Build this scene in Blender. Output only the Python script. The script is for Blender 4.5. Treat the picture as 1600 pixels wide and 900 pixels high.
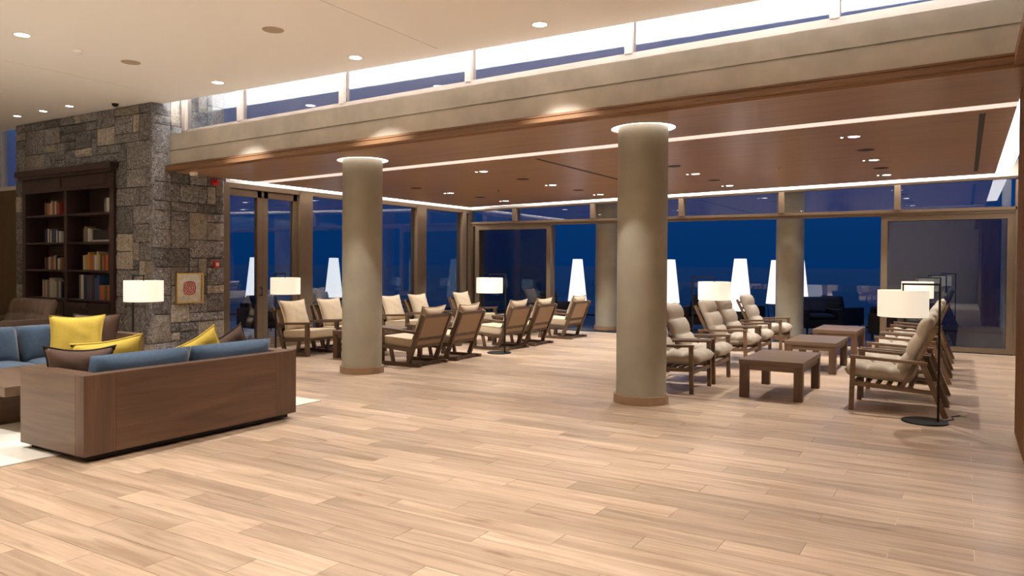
import bpy, bmesh, math, random
from mathutils import Vector, Matrix, Quaternion
random.seed(7)
for o in list(bpy.data.objects): bpy.data.objects.remove(o)
S = bpy.context.scene
COL = S.collection
PI = math.pi

# ---------------------------------------------------------------- camera
FPX, CX, CY = 1167.474, 800.0, 430.887
YAW, PITCH, ROLL, EYE = 0.544862, -0.015067, 0.0064056, 1.6
f0 = Vector((-math.sin(YAW), math.cos(YAW), 0)); r0 = Vector((math.cos(YAW), math.sin(YAW), 0)); u0 = Vector((0, 0, 1))
fw = f0 * math.cos(PITCH) + u0 * math.sin(PITCH)
up = u0 * math.cos(PITCH) - f0 * math.sin(PITCH)
rt = r0 * math.cos(ROLL) + up * math.sin(ROLL)
up2 = up * math.cos(ROLL) - r0 * math.sin(ROLL)
cam = bpy.data.cameras.new('camera'); camo = bpy.data.objects.new('camera', cam); COL.objects.link(camo)
M = Matrix.Identity(4)
for i in range(3):
    M[i][0], M[i][1], M[i][2] = rt[i], up2[i], -fw[i]
M[2][3] = EYE
camo.matrix_world = M
cam.sensor_width = 36; cam.sensor_fit = 'HORIZONTAL'; cam.lens = FPX / 1600 * 36
cam.shift_x = 0; cam.shift_y = -(450 - CY) / 1600
cam.clip_end = 20000
S.camera = camo

# ---------------------------------------------------------------- world: deep dusk sky
W = bpy.data.worlds.new('dusk'); S.world = W; W.use_nodes = True
nt = W.node_tree; nt.nodes.clear()
tc = nt.nodes.new('ShaderNodeTexCoord'); sx = nt.nodes.new('ShaderNodeSeparateXYZ')
rp = nt.nodes.new('ShaderNodeValToRGB'); bg = nt.nodes.new('ShaderNodeBackground'); ow = nt.nodes.new('ShaderNodeOutputWorld')
rp.color_ramp.elements[0].position = 0.0; rp.color_ramp.elements[0].color = (0.0012, 0.028, 0.125, 1)
rp.color_ramp.elements[1].position = 0.36; rp.color_ramp.elements[1].color = (0.040, 0.120, 0.340, 1)
em = rp.color_ramp.elements.new(.10); em.color = (0.003, 0.036, 0.145, 1)
nt.links.new(tc.outputs['Generated'], sx.inputs[0]); nt.links.new(sx.outputs['Z'], rp.inputs[0])
nt.links.new(rp.outputs[0], bg.inputs[0]); nt.links.new(bg.outputs[0], ow.inputs[0])
bg.inputs[1].default_value = 0.9

# ---------------------------------------------------------------- exposure
S.view_settings.view_transform = 'Standard'; S.view_settings.look = 'None'
S.view_settings.exposure = 0.15; S.view_settings.gamma = 1.0; S.view_settings.use_curve_mapping = False
DOWN_W = 282.0      # main hall downlights
WOOD_W = 275.0      # downlights in the timber ceiling
WARM = (1.0, 0.98, 0.955); WARM2 = (1.0, 0.93, 0.83); COOL = (0.93, 0.95, 1.0)

def spot(x, y, z, w, size=105, blend=.5, col=WARM, rad=.025, rot=(0, 0, 0)):
    l = bpy.data.lights.new('downlight_beam', 'SPOT'); l.energy = w; l.color = col; l.spot_size = math.radians(size)
    l.spot_blend = blend; l.shadow_soft_size = rad
    o = bpy.data.objects.new('downlight_beam', l); o.location = (x, y, z); o.rotation_euler = rot; COL.objects.link(o); return o
def area(x, y, z, sx_, sy_, w, col, rot=(0, 0, 0)):
    l = bpy.data.lights.new('led_strip_light', 'AREA'); l.shape = 'RECTANGLE'; l.size = sx_; l.size_y = sy_; l.energy = w; l.color = col
    o = bpy.data.objects.new('led_strip_light', l); o.location = (x, y, z); o.rotation_euler = rot; COL.objects.link(o); return o

# LED lines hidden in the coves
area(-5.3, 7.02, 4.175, 11.5, .05, 6500, COOL, (-2.35, 0, 0))                # on top of the main ceiling, shining up into the void
area(-5.2, 16.12, 3.50, 11.6, .06, 160, (1, .93, .86), (0, 0, 0))        # cove along the far glass
area(-11.02, 12.6, 3.30, .06, 7.2, 100, (1, .93, .86), (0, 0, 0))        # cove along the left glass

# ---------------------------------------------------------------- materials
MATS = {}
def newmat(name):
    m = bpy.data.materials.new(name); m.use_nodes = True
    nt = m.node_tree; nt.nodes.clear()
    out = nt.nodes.new('ShaderNodeOutputMaterial'); b = nt.nodes.new('ShaderNodeBsdfPrincipled')
    nt.links.new(b.outputs[0], out.inputs[0]); MATS[name] = m
    return m, nt, b, out
def L(nt, a, b): nt.links.new(a, b)
def nd(nt, t, **k):
    n = nt.nodes.new(t)
    for a, v in k.items(): setattr(n, a, v)
    return n
def srgb(r, g, b):
    f = lambda c: (c / 255 / 12.92) if c / 255 <= .04045 else ((c / 255 + .055) / 1.055) ** 2.4
    return (f(r), f(g), f(b), 1)
def plain(name, col, rough=.6, metal=0., noise=0., nscale=8., bump=0., spec=.5, sheen=0.):
    m, nt, b, out = newmat(name)
    b.inputs['Base Color'].default_value = col; b.inputs['Roughness'].default_value = rough; b.inputs['Metallic'].default_value = metal
    b.inputs['Specular IOR Level'].default_value = spec
    if sheen: b.inputs['Sheen Weight'].default_value = sheen
    if noise or bump:
        t = nd(nt, 'ShaderNodeTexCoord'); n = nd(nt, 'ShaderNodeTexNoise'); n.inputs['Scale'].default_value = nscale; n.inputs['Detail'].default_value = 5
        L(nt, t.outputs['Object'], n.inputs['Vector'])
        if noise:
            mr = nd(nt, 'ShaderNodeMapRange'); mr.inputs[1].default_value = .25; mr.inputs[2].default_value = .75
            mr.inputs[3].default_value = 1 - noise; mr.inputs[4].default_value = 1 + noise
            L(nt, n.outputs[0], mr.inputs[0])
            mx = nd(nt, 'ShaderNodeVectorMath', operation='SCALE'); mx.inputs[0].default_value = col[:3]; L(nt, mr.outputs[0], mx.inputs['Scale'])
            L(nt, mx.outputs[0], b.inputs['Base Color'])
        if bump:
            bp = nd(nt, 'ShaderNodeBump'); bp.inputs['Strength'].default_value = bump; bp.inputs['Distance'].default_value = .01
            L(nt, n.outputs[0], bp.inputs['Height']); L(nt, bp.outputs[0], b.inputs['Normal'])
    return m
def wood(name, c1, c2, axis='X', rough=.45, stretch=14., scale=3.0, coord='Object', contrast=1., spec=.5):
    m, nt, b, out = newmat(name)
    t = nd(nt, 'ShaderNodeTexCoord'); mp = nd(nt, 'ShaderNodeMapping')
    oi = nd(nt, 'ShaderNodeObjectInfo'); ad = nd(nt, 'ShaderNodeVectorMath', operation='ADD')
    sc = [scale * stretch] * 3; sc['XYZ'.index(axis)] = scale
    mp.inputs['Scale'].default_value = sc
    mul = nd(nt, 'ShaderNodeMath', operation='MULTIPLY'); mul.inputs[1].default_value = 37.0
    L(nt, oi.outputs['Random'], mul.inputs[0]); L(nt, t.outputs[coord], ad.inputs[0]); L(nt, mul.outputs[0], ad.inputs[1])
    L(nt, ad.outputs[0], mp.inputs[0])
    n = nd(nt, 'ShaderNodeTexNoise'); n.inputs['Detail'].default_value = 6; n.inputs['Roughness'].default_value = .65; n.inputs['Scale'].default_value = .35
    n.inputs['Distortion'].default_value = .6
    L(nt, mp.outputs[0], n.inputs['Vector'])
    r = nd(nt, 'ShaderNodeValToRGB'); r.color_ramp.elements[0].position = .5 - .22 / contrast; r.color_ramp.elements[1].position = .5 + .22 / contrast
    r.color_ramp.elements[0].color = c1; r.color_ramp.elements[1].color = c2
    L(nt, n.outputs[0], r.inputs[0]); L(nt, r.outputs[0], b.inputs['Base Color'])
    b.inputs['Roughness'].default_value = rough; b.inputs['Specular IOR Level'].default_value = spec
    bp = nd(nt, 'ShaderNodeBump'); bp.inputs['Strength'].default_value = .08; bp.inputs['Distance'].default_value = .004
    L(nt, n.outputs[0], bp.inputs['Height']); L(nt, bp.outputs[0], b.inputs['Normal'])
    return m
def emis(name, col, strength, base=.8):
    m, nt, b, out = newmat(name)
    b.inputs['Base Color'].default_value = (col[0] * base, col[1] * base, col[2] * base, 1); b.inputs['Emission Color'].default_value = (*col[:3], 1); b.inputs['Emission Strength'].default_value = strength
    return m
def glass(name, tint=(.93, .96, .97), ior=1.5):
    m, nt, b, out = newmat(name); nt.nodes.remove(b)
    g = nd(nt, 'ShaderNodeNewGeometry'); dt = nd(nt, 'ShaderNodeVectorMath', operation='DOT_PRODUCT'); L(nt, g.outputs['Normal'], dt.inputs[0]); L(nt, g.outputs['Incoming'], dt.inputs[1])
    ab = nd(nt, 'ShaderNodeMath', operation='ABSOLUTE'); L(nt, dt.outputs['Value'], ab.inputs[0])
    om = nd(nt, 'ShaderNodeMath', operation='SUBTRACT'); om.inputs[0].default_value = 1; L(nt, ab.outputs[0], om.inputs[1])
    pw = nd(nt, 'ShaderNodeMath', operation='POWER'); L(nt, om.outputs[0], pw.inputs[0]); pw.inputs[1].default_value = 5
    f0_ = ((ior - 1) / (ior + 1)) ** 2
    fr = nd(nt, 'ShaderNodeMath', operation='MULTIPLY_ADD'); L(nt, pw.outputs[0], fr.inputs[0]); fr.inputs[1].default_value = 1 - f0_; fr.inputs[2].default_value = f0_
    tr = nd(nt, 'ShaderNodeBsdfTransparent'); tr.inputs[0].default_value = (*tint, 1)
    gl = nd(nt, 'ShaderNodeBsdfGlossy'); gl.inputs['Roughness'].default_value = 0.0; gl.inputs[0].default_value = (1, 1, 1, 1)
    mx = nd(nt, 'ShaderNodeMixShader'); L(nt, fr.outputs[0], mx.inputs[0]); L(nt, tr.outputs[0], mx.inputs[1]); L(nt, gl.outputs[0], mx.inputs[2])
    L(nt, mx.outputs[0], out.inputs[0]); return m

PL, PW, PX0, PY0 = 1.243, .2045, -1.177, 4.257 - .10225
def floor_mat():
    m, nt, b, out = newmat('floor_tile')
    g = nd(nt, 'ShaderNodeNewGeometry'); s = nd(nt, 'ShaderNodeSeparateXYZ'); L(nt, g.outputs['Position'], s.inputs[0])
    def mth(op, a, bb=None):
        n = nd(nt, 'ShaderNodeMath', operation=op)
        for i, v in enumerate((a, bb)):
            if v is None: continue
            if isinstance(v, (int, float)): n.inputs[i].default_value = v
            else: L(nt, v, n.inputs[i])
        return n.outputs[0]
    row = mth('FLOOR', mth('DIVIDE', mth('SUBTRACT', s.outputs[1], PY0), PW))
    sh = mth('MULTIPLY', row, PL / 3)
    col = mth('FLOOR', mth('DIVIDE', mth('SUBTRACT', mth('SUBTRACT', s.outputs[0], PX0), sh), PL))
    cmb = nd(nt, 'ShaderNodeCombineXYZ'); L(nt, row, cmb.inputs[0]); L(nt, col, cmb.inputs[1])
    wn = nd(nt, 'ShaderNodeTexWhiteNoise', noise_dimensions='3D'); L(nt, cmb.outputs[0], wn.inputs['Vector'])
    sv = nd(nt, 'ShaderNodeVectorMath', operation='SCALE'); L(nt, wn.outputs['Color'], sv.inputs[0]); sv.inputs['Scale'].default_value = 40
    ad = nd(nt, 'ShaderNodeVectorMath', operation='ADD'); L(nt, g.outputs['Position'], ad.inputs[0]); L(nt, sv.outputs[0], ad.inputs[1])
    mp = nd(nt, 'ShaderNodeMapping'); mp.inputs['Scale'].default_value = (1.1, 16, 1); L(nt, ad.outputs[0], mp.inputs[0])
    n1 = nd(nt, 'ShaderNodeTexNoise'); n1.inputs['Scale'].default_value = 1.0; n1.inputs['Detail'].default_value = 6; n1.inputs['Roughness'].default_value = .6; n1.inputs['Distortion'].default_value = .8
    L(nt, mp.outputs[0], n1.inputs['Vector'])
    mp2 = nd(nt, 'ShaderNodeMapping'); mp2.inputs['Scale'].default_value = (1.3, 5, 1); L(nt, ad.outputs[0], mp2.inputs[0])
    n2 = nd(nt, 'ShaderNodeTexNoise'); n2.inputs['Scale'].default_value = 1.6; n2.inputs['Detail'].default_value = 3; L(nt, mp2.outputs[0], n2.inputs['Vector'])
    r1 = nd(nt, 'ShaderNodeValToRGB'); e = r1.color_ramp.elements
    e[0].position = .28; e[0].color = srgb(152, 126, 102); e[1].position = .7; e[1].color = srgb(203, 177, 151)
    L(nt, n1.outputs[0], r1.inputs[0])
    # per plank value
    mr = nd(nt, 'ShaderNodeMapRange'); mr.inputs[3].default_value = .80; mr.inputs[4].default_value = 1.14; L(nt, wn.outputs['Value'], mr.inputs[0])
    m1 = nd(nt, 'ShaderNodeVectorMath', operation='SCALE'); L(nt, r1.outputs[0], m1.inputs[0]); L(nt, mr.outputs[0], m1.inputs['Scale'])
    # knots
    r2 = nd(nt, 'ShaderNodeValToRGB'); r2.color_ramp.elements[0].position = .655; r2.color_ramp.elements[0].color = (1, 1, 1, 1); r2.color_ramp.elements[1].position = .80; r2.color_ramp.elements[1].color = (.45, .40, .37, 1)
    L(nt, n2.outputs[0], r2.inputs[0])
    m2 = nd(nt, 'ShaderNodeVectorMath', operation='MULTIPLY'); L(nt, m1.outputs[0], m2.inputs[0]); L(nt, r2.outputs[0], m2.inputs[1])
    L(nt, m2.outputs[0], b.inputs['Base Color'])
    b.inputs['Roughness'].default_value = .32; b.inputs['Specular IOR Level'].default_value = .45
    bp = nd(nt, 'ShaderNodeBump'); bp.inputs['Strength'].default_value = .05; bp.inputs['Distance'].default_value = .003
    L(nt, n1.outputs[0], bp.inputs['Height']); L(nt, bp.outputs[0], b.inputs['Normal'])
    return m
def stone_mat(name, ca, cb, cw):
    m, nt, b, out = newmat(name)
    t = nd(nt, 'ShaderNodeTexCoord'); oi = nd(nt, 'ShaderNodeObjectInfo')
    ml = nd(nt, 'ShaderNodeMath', operation='MULTIPLY'); ml.inputs[1].default_value = 53; L(nt, oi.outputs['Random'], ml.inputs[0])
    ad = nd(nt, 'ShaderNodeVectorMath', operation='ADD'); L(nt, t.outputs['Object'], ad.inputs[0]); L(nt, ml.outputs[0], ad.inputs[1])
    n = nd(nt, 'ShaderNodeTexNoise'); n.inputs['Scale'].default_value = 16; n.inputs['Detail'].default_value = 8; n.inputs['Roughness'].default_value = .75; L(nt, ad.outputs[0], n.inputs['Vector'])
    n2 = nd(nt, 'ShaderNodeTexNoise'); n2.inputs['Scale'].default_value = 48; n2.inputs['Detail'].default_value = 4; L(nt, ad.outputs[0], n2.inputs['Vector'])
    r = nd(nt, 'ShaderNodeValToRGB'); e = r.color_ramp.elements
    e[0].position = .34; e[0].color = ca; e[1].position = .60; e[1].color = cb
    L(nt, n.outputs[0], r.inputs[0])
    r2 = nd(nt, 'ShaderNodeValToRGB'); e = r2.color_ramp.elements; e[0].position = .55; e[0].color = (0, 0, 0, 1); e[1].position = .68; e[1].color = (.8, .8, .8, 1)
    L(nt, n2.outputs[0], r2.inputs[0])
    mx = nd(nt, 'ShaderNodeMix', data_type='RGBA'); L(nt, r2.outputs[0], mx.inputs['Factor']); L(nt, r.outputs[0], mx.inputs[6]); mx.inputs[7].default_value = cw
    mr = nd(nt, 'ShaderNodeMapRange'); mr.inputs[3].default_value = .65; mr.inputs[4].default_value = 1.45; L(nt, oi.outputs['Random'], mr.inputs[0])
    sc = nd(nt, 'ShaderNodeVectorMath', operation='SCALE'); L(nt, mx.outputs[2], sc.inputs[0]); L(nt, mr.outputs[0], sc.inputs['Scale'])
    L(nt, sc.outputs[0], b.inputs['Base Color']); b.inputs['Roughness'].default_value = .85
    bp = nd(nt, 'ShaderNodeBump'); bp.inputs['Strength'].default_value = .9; bp.inputs['Distance'].default_value = .02
    L(nt, n.outputs[0], bp.inputs['Height']); L(nt, bp.outputs[0], b.inputs['Normal'])
    return m
floor_mat()
plain('grout', srgb(238, 222, 200), .8)
stone_mat('stone_dark', srgb(50, 48, 47), srgb(126, 122, 120), srgb(188, 184, 180))
stone_mat('stone_light', srgb(122, 114, 104), srgb(172, 163, 150), srgb(60, 57, 55))
plain('mortar', srgb(60, 57, 53), .95, noise=.2)
plain('concrete', srgb(182, 174, 160), .55, noise=.22, nscale=2.6, bump=.08)
plain('column_plaster', srgb(154, 147, 129), .5, noise=.13, nscale=3.0, bump=.05)
plain('ceiling_paint', srgb(246, 241, 234), .85)
plain('white_paint', srgb(238, 236, 232), .8)
plain('wall_paint', srgb(225, 218, 206), .85)
wood('ceiling_wood', srgb(132, 98, 70), srgb(168, 130, 98), 'X', .34, 22, 1.6, 'Object', .9)
wood('trim_wood', srgb(104, 73, 49), srgb(142, 105, 73), 'X', .45, 22, 1.6)
wood('slat_wood', srgb(110, 72, 44), srgb(150, 106, 68), 'Z', .5, 18, 2)
wood('sofa_wood', srgb(74, 52, 38), srgb(108, 79, 58), 'Y', .45, 16, 2.2)
wood('sofa_wood_end', srgb(74, 52, 38), srgb(108, 79, 58), 'Z', .45, 16, 2.2)
wood('table_wood', srgb(88, 67, 51), srgb(122, 98, 77), 'X', .4, 14, 2.5)
wood('chair_wood', srgb(74, 56, 41), srgb(112, 88, 65), 'X', .5, 10, 3)
wood('chair_wood_b', srgb(84, 62, 44), srgb(124, 95, 68), 'X', .5, 10, 3)
wood('base_ring_wood', srgb(128, 100, 76), srgb(162, 131, 102), 'X', .5, 6, 3)
wood('bookcase_wood', srgb(38, 25, 22), srgb(58, 40, 35), 'Z', .5, 12, 2)
plain('frame_bronze', srgb(122, 104, 84), .45, .25, noise=.04)
plain('header_grey', srgb(196, 190, 182), .6)
plain('clerestory_frame', srgb(146, 133, 124), .5)
plain('gasket_black', srgb(18, 18, 20), .6)
plain('black_metal', srgb(22, 21, 20), .45, .4)
plain('chrome', srgb(200, 195, 185), .22, 1.)
plain('blue_fabric', srgb(66, 88, 112), .9, noise=.12, nscale=40, bump=.1, sheen=.2)
plain('yellow_fabric', srgb(222, 194, 84), .9, noise=.06, nscale=50, bump=.1)
plain('brown_fabric', srgb(92, 70, 58), .85, noise=.1, nscale=40, bump=.1)
plain('dark_piping', srgb(40, 28, 24), .8)
plain('taupe_fabric', srgb(96, 78, 66), .9, noise=.1, nscale=45, bump=.1)
plain('beige_fabric', srgb(196, 176, 148), .9, noise=.06, nscale=40, bump=.12)
plain('sling_tan', srgb(158, 133, 106), .85, noise=.05, nscale=60)
plain('tuft_fabric', srgb(172, 158, 140), .92, noise=.07, nscale=40, bump=.12)
plain('rug', srgb(214, 208, 196), .95, noise=.10, nscale=3.0, bump=.2)
plain('terrace_stone', srgb(70, 72, 78), .5, noise=.1)
plain('wicker_dark', srgb(34, 27, 23), .7, noise=.25, nscale=60, bump=.4)
plain('outdoor_cushion', srgb(60, 62, 70), .9)
plain('outdoor_white', srgb(225, 222, 218), .9)
plain('sea_water', srgb(4, 30, 66), .25, noise=0, spec=.5)
plain('red_plastic', srgb(190, 40, 40), .4)
plain('white_plastic', srgb(225, 215, 190), .4)
plain('speaker_grille', srgb(176, 156, 132), .7)
plain('dark_grille', srgb(38, 28, 22), .7)
plain('curtain_brown', srgb(92, 76, 54), .9, noise=.1, nscale=6)
plain('silver_leaf', srgb(200, 192, 176), .28, .9, noise=.2, nscale=14, bump=.5)
plain('gold_frame', srgb(206, 172, 112), .3, .85)
emis('led_line', (1.0, .76, .63), .92, .1)
emis('led_white', (1.0, .97, .95), 4.0)
emis('led_ring', (1.0, .94, .90), 4.0)
emis('lens_glow', (1.0, .90, .78), 14.0)
emis('lamp_shade', (1.0, .88, .70), .66, .75)
emis('lamp_bulb', (1.0, .85, .65), 8.0)
emis('outdoor_shade', (1.0, .96, .95), .92)
glass('glass_pane', (.90, .94, .95), 1.8)
glass('glass_clerestory', (.97, .98, 1.0), 2.2)
glass('glass_tinted', (.78, .82, .84), 1.6)
glass('glass_clear', (.97, .98, .98), 1.8)
def art_mat():
    m, nt, b, out = newmat('red_disc')
    t = nd(nt, 'ShaderNodeTexCoord'); w = nd(nt, 'ShaderNodeTexWave', wave_type='RINGS', rings_direction='SPHERICAL'); w.inputs['Scale'].default_value = 9; w.inputs['Distortion'].default_value = 3; w.inputs['Detail'].default_value = 3; w.inputs['Detail Scale'].default_value = 4
    L(nt, t.outputs['Object'], w.inputs['Vector']); r = nd(nt, 'ShaderNodeValToRGB'); e = r.color_ramp.elements
    e[0].position = .35; e[0].color = srgb(140, 52, 48); e[1].position = .75; e[1].color = srgb(206, 150, 138); L(nt, w.outputs['Color'], r.inputs[0]); L(nt, r.outputs[0], b.inputs['Base Color']); b.inputs['Roughness'].default_value = .4
art_mat()

# ---------------------------------------------------------------- mesh helpers
class MB:
    def __init__(s): s.v = []; s.f = []; s.sm = False
    def quadbox(s, c):                       # 8 corners: bottom 4 ccw, top 4
        n = len(s.v); s.v += [tuple(p) for p in c]
        for q in ((0, 3, 2, 1), (4, 5, 6, 7), (0, 1, 5, 4), (1, 2, 6, 5), (2, 3, 7, 6), (3, 0, 4, 7)): s.f.append(tuple(n + i for i in q))
        return s
    def box(s, x0, x1, y0, y1, z0, z1):
        return s.quadbox([(x0, y0, z0), (x1, y0, z0), (x1, y1, z0), (x0, y1, z0), (x0, y0, z1), (x1, y0, z1), (x1, y1, z1), (x0, y1, z1)])
    def sbox(s, x0, x1, y0, y1, zb, zt):     # box whose bottom/top heights are functions of x,y (sloping roof)
        P = [(x0, y0), (x1, y0), (x1, y1), (x0, y1)]
        return s.quadbox([(x, y, zb(x, y)) for x, y in P] + [(x, y, zt(x, y)) for x, y in P])
    def beam(s, p, q, w, h, upv=(0, 0, 1)):  # square bar from p to q; w across, h along upv
        p = Vector(p); q = Vector(q); d = (q - p).normalized(); u = Vector(upv)
        if abs(d.dot(u)) > .99: u = Vector((1, 0, 0))
        a = d.cross(u).normalized(); b = a.cross(d).normalized(); a *= w / 2; b *= h / 2
        return s.quadbox([p - a - b, p + a - b, q + a - b, q - a - b, p - a + b, p + a + b, q + a + b, q - a + b])
    def tube(s, pts, r, n=8, cap=True):
        pts = [Vector(p) for p in pts]; base = len(s.v)
        for i, p in enumerate(pts):
            d = (pts[min(i + 1, len(pts) - 1)] - pts[max(i - 1, 0)]).normalized()
            u = Vector((0, 0, 1)) if abs(d.z) < .95 else Vector((1, 0, 0))
            a = d.cross(u).normalized(); b = a.cross(d)
            rr = r[i] if isinstance(r, (list, tuple)) else r
            for k in range(n):
                t = 2 * PI * k / n; s.v.append(tuple(p + (a * math.cos(t) + b * math.sin(t)) * rr))
        for i in range(len(pts) - 1):
            for k in range(n):
                s.f.append((base + i * n + k, base + i * n + (k + 1) % n, base + (i + 1) * n + (k + 1) % n, base + (i + 1) * n + k))
        if cap:
            s.f.append(tuple(base + k for k in range(n))[::-1]); s.f.append(tuple(base + (len(pts) - 1) * n + k for k in range(n)))
        return s
    def lathe(s, prof, n=32, cx=0, cy=0, close=False):
        base = len(s.v); m = len(prof)
        for r, z in prof:
            for k in range(n):
                t = 2 * PI * k / n; s.v.append((cx + r * math.cos(t), cy + r * math.sin(t), z))
        rng = range(m) if close else range(m - 1)
        for i in rng:
            j = (i + 1) % m
            for k in range(n): s.f.append((base + i * n + k, base + i * n + (k + 1) % n, base + j * n + (k + 1) % n, base + j * n + k))
        if not close:
            if prof[0][0] > 1e-6: s.f.append(tuple(base + k for k in range(n))[::-1])
            if prof[-1][0] > 1e-6: s.f.append(tuple(base + (m - 1) * n + k for k in range(n)))
        return s
    def build(s, name, mat, parent=None, loc=None, smooth=False, bevel=0., kind=None, rot=None):
        me = bpy.data.meshes.new(name); me.from_pydata(s.v, [], s.f)
        bm = bmesh.new(); bm.from_mesh(me); bmesh.ops.remove_doubles(bm, verts=bm.verts, dist=1e-6)
        bmesh.ops.recalc_face_normals(bm, faces=bm.faces)
        if bevel:
            bmesh.ops.bevel(bm, geom=[e for e in bm.edges], offset=bevel, segments=1 if bevel < .008 else 2, affect='EDGES', profile=.6)
        bm.to_mesh(me); bm.free()
        me.materials.append(MATS[mat])
        if smooth:
            for p in me.polygons: p.use_smooth = True
        o = bpy.data.objects.new(name, me); COL.objects.link(o)
        if parent is not None: o.parent = parent
        if loc is not None: o.location = loc
        if rot is not None: o.rotation_euler = rot
        if kind: o['kind'] = kind
        return o
def smooth_angle(o, deg=35):
    for p in o.data.polygons: p.use_smooth = True
    o.data.set_sharp_from_angle(angle=math.radians(deg))
def tag(o, label, cat, group=None, kind=None):
    o['label'] = label; o['category'] = cat
    if group: o['group'] = group
    if kind: o['kind'] = kind
    return o
def thing(name, label, cat, loc=(0, 0, 0), rz=0., group=None, kind=None):
    o = bpy.data.objects.new(name, None); o.empty_display_size = .1; COL.objects.link(o)
    o.location = loc; o.rotation_euler = (0, 0, rz)
    return tag(o, label, cat, group, kind)
KIDS = {}
def copy_tree(o, parent=None):
    c = o.copy(); COL.objects.link(c)
    if parent is not None: c.parent = parent
    for ch in [k for k in bpy.data.objects if k.parent == o]: copy_tree(ch, c)
    return c
def place(proto, used, loc, rz, label, group=None):
    o = proto if not used else copy_tree(proto)
    o.location = loc; o.rotation_euler = (0, 0, rz); o['label'] = label
    if group: o['group'] = group
    return o

# soft goods
def pillow_mesh(w, h, t, n=14, pinch=.12):
    mb = MB()
    for side in (1, -1):
        base = len(mb.v)
        for i in range(n + 1):
            for j in range(n + 1):
                u = -1 + 2 * i / n; v = -1 + 2 * j / n
                x = u * w / 2 * (1 - pinch * (1 - v * v)); z = v * h / 2 * (1 - pinch * (1 - u * u))
                th = t / 2 * (max(0, 1 - u ** 4) ** .6) * (max(0, 1 - v ** 4) ** .6)
                th *= 1 + .07 * math.sin(9 * u + 4 * v) * math.sin(5 * v - 3 * u) + .05 * math.sin(13 * u * v + 6 * v)
                mb.v.append((x, side * th, z))
        for i in range(n):
            for j in range(n):
                q = (base + i * (n + 1) + j, base + (i + 1) * (n + 1) + j, base + (i + 1) * (n + 1) + j + 1, base + i * (n + 1) + j + 1)
                mb.f.append(q if side < 0 else q[::-1])
    return mb
def pillow_edge(w, h, n=14, pinch=.12, r=.008):
    pts = []
    def E(u, v): return (u * w / 2 * (1 - pinch * (1 - v * v)), 0, v * h / 2 * (1 - pinch * (1 - u * u)))
    for i in range(n): pts.append(E(-1 + 2 * i / n, -1))
    for i in range(n): pts.append(E(1, -1 + 2 * i / n))
    for i in range(n): pts.append(E(1 - 2 * i / n, 1))
    for i in range(n + 1): pts.append(E(-1, 1 - 2 * i / n))
    return MB().tube(pts, r, 5, False)
def puffy(w, d, t, nx=3, ny=1, res=8, dimple=.45, edge=5):
    """closed quilted cushion in XY, thickness t along +Z, nx puffs across x, ny across y"""
    mb = MB(); NX, NY = nx * res, ny * res
    def prof(u):                       # overall roundness 0..1 across the cushion
        return max(0., 1 - abs(2 * u - 1) ** edge) ** .5
    def cell(u, n):
        f = (u * n) % 1.0
        if u >= 1: f = 1.0
        return max(0., math.sin(PI * f)) ** .5
    for side in (1, -1):
        base = len(mb.v)
        for i in range(NX + 1):
            for j in range(NY + 1):
                u, v = i / NX, j / NY
                q = prof(u) * prof(v)
                puff = 1 - dimple * (1 - (cell(u, nx) if nx > 1 else 1) * (cell(v, ny) if ny > 1 else 1))
                z = t / 2 * q * (puff if side > 0 else .85)
                x = (u - .5) * w; y = (v - .5) * d
                mb.v.append((x, y, t / 2 + side * z))
        for i in range(NX):
            for j in range(NY):
                q = (base + i * (NY + 1) + j, base + (i + 1) * (NY + 1) + j, base + (i + 1) * (NY + 1) + j + 1, base + i * (NY + 1) + j + 1)
                mb.f.append(q if side > 0 else q[::-1])
    return mb
def add_pillow(name, label, loc, rot, w, h, t, mat, edge_mat, group=None, pinch=.12):
    o = pillow_mesh(w, h, t, 14, pinch).build(name, mat, smooth=True); o.location = loc; o.rotation_euler = rot
    tag(o, label, 'cushion', group)
    e = pillow_edge(w, h, 14, pinch).build('piping', edge_mat, o, smooth=True)
    return o

zc = lambda x, y=8.: 3.25036 + .01943 * x + .00092 * y       # timber ceiling plane (the roof slopes)
ZC = 4.1275                                                   # main ceiling

# ================================================================ STRUCTURE
# ---- floor with wood-look tiles
fl = MB().box(-17.2, 1.0, -6, 16.46, -.12, -.004).build('floor', 'grout'); tag(fl, 'warm wood-look plank tile floor with pale joints', 'floor', kind='structure')
plank = None; rest = MB(); cells = []
r_lo = int((-.3 - PY0) / PW); r_hi = int((16.40 - PY0) / PW)
for r in range(r_lo, r_hi):
    y0 = PY0 + r * PW
    c_lo = int(math.floor((-17 - PX0 - r * PL / 3) / PL)); c_hi = int(math.ceil((.9 - PX0 - r * PL / 3) / PL))
    for c in range(c_lo, c_hi):
        x0 = PX0 + r * PL / 3 + c * PL
        cx_, cy_ = x0 + PL / 2, y0 + PW / 2
        if x0 < -17.1 or x0 + PL > .93: 
            x0c, x1c = max(x0, -17.15), min(x0 + PL, .95)
            if x1c - x0c < .05: continue
            rest.box(x0c + .0015, x1c - .0015, y0 + .0015, y0 + PW - .0015, -.012, 0); continue
        d = Vector((cx_, cy_, -EYE)); depth = d.dot(fw); xx = CX + FPX * d.dot(rt) / max(depth, .01); yy = CY - FPX * d.dot(up2) / max(depth, .01)
        seen = depth > .5 and -120 < xx < 1720 and yy < 940
        if cx_ < -6.6 and cy_ < 6.2: seen = False      # under the rug
        cells.append((0 if seen else 1, depth, x0, y0))
cells.sort()
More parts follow.
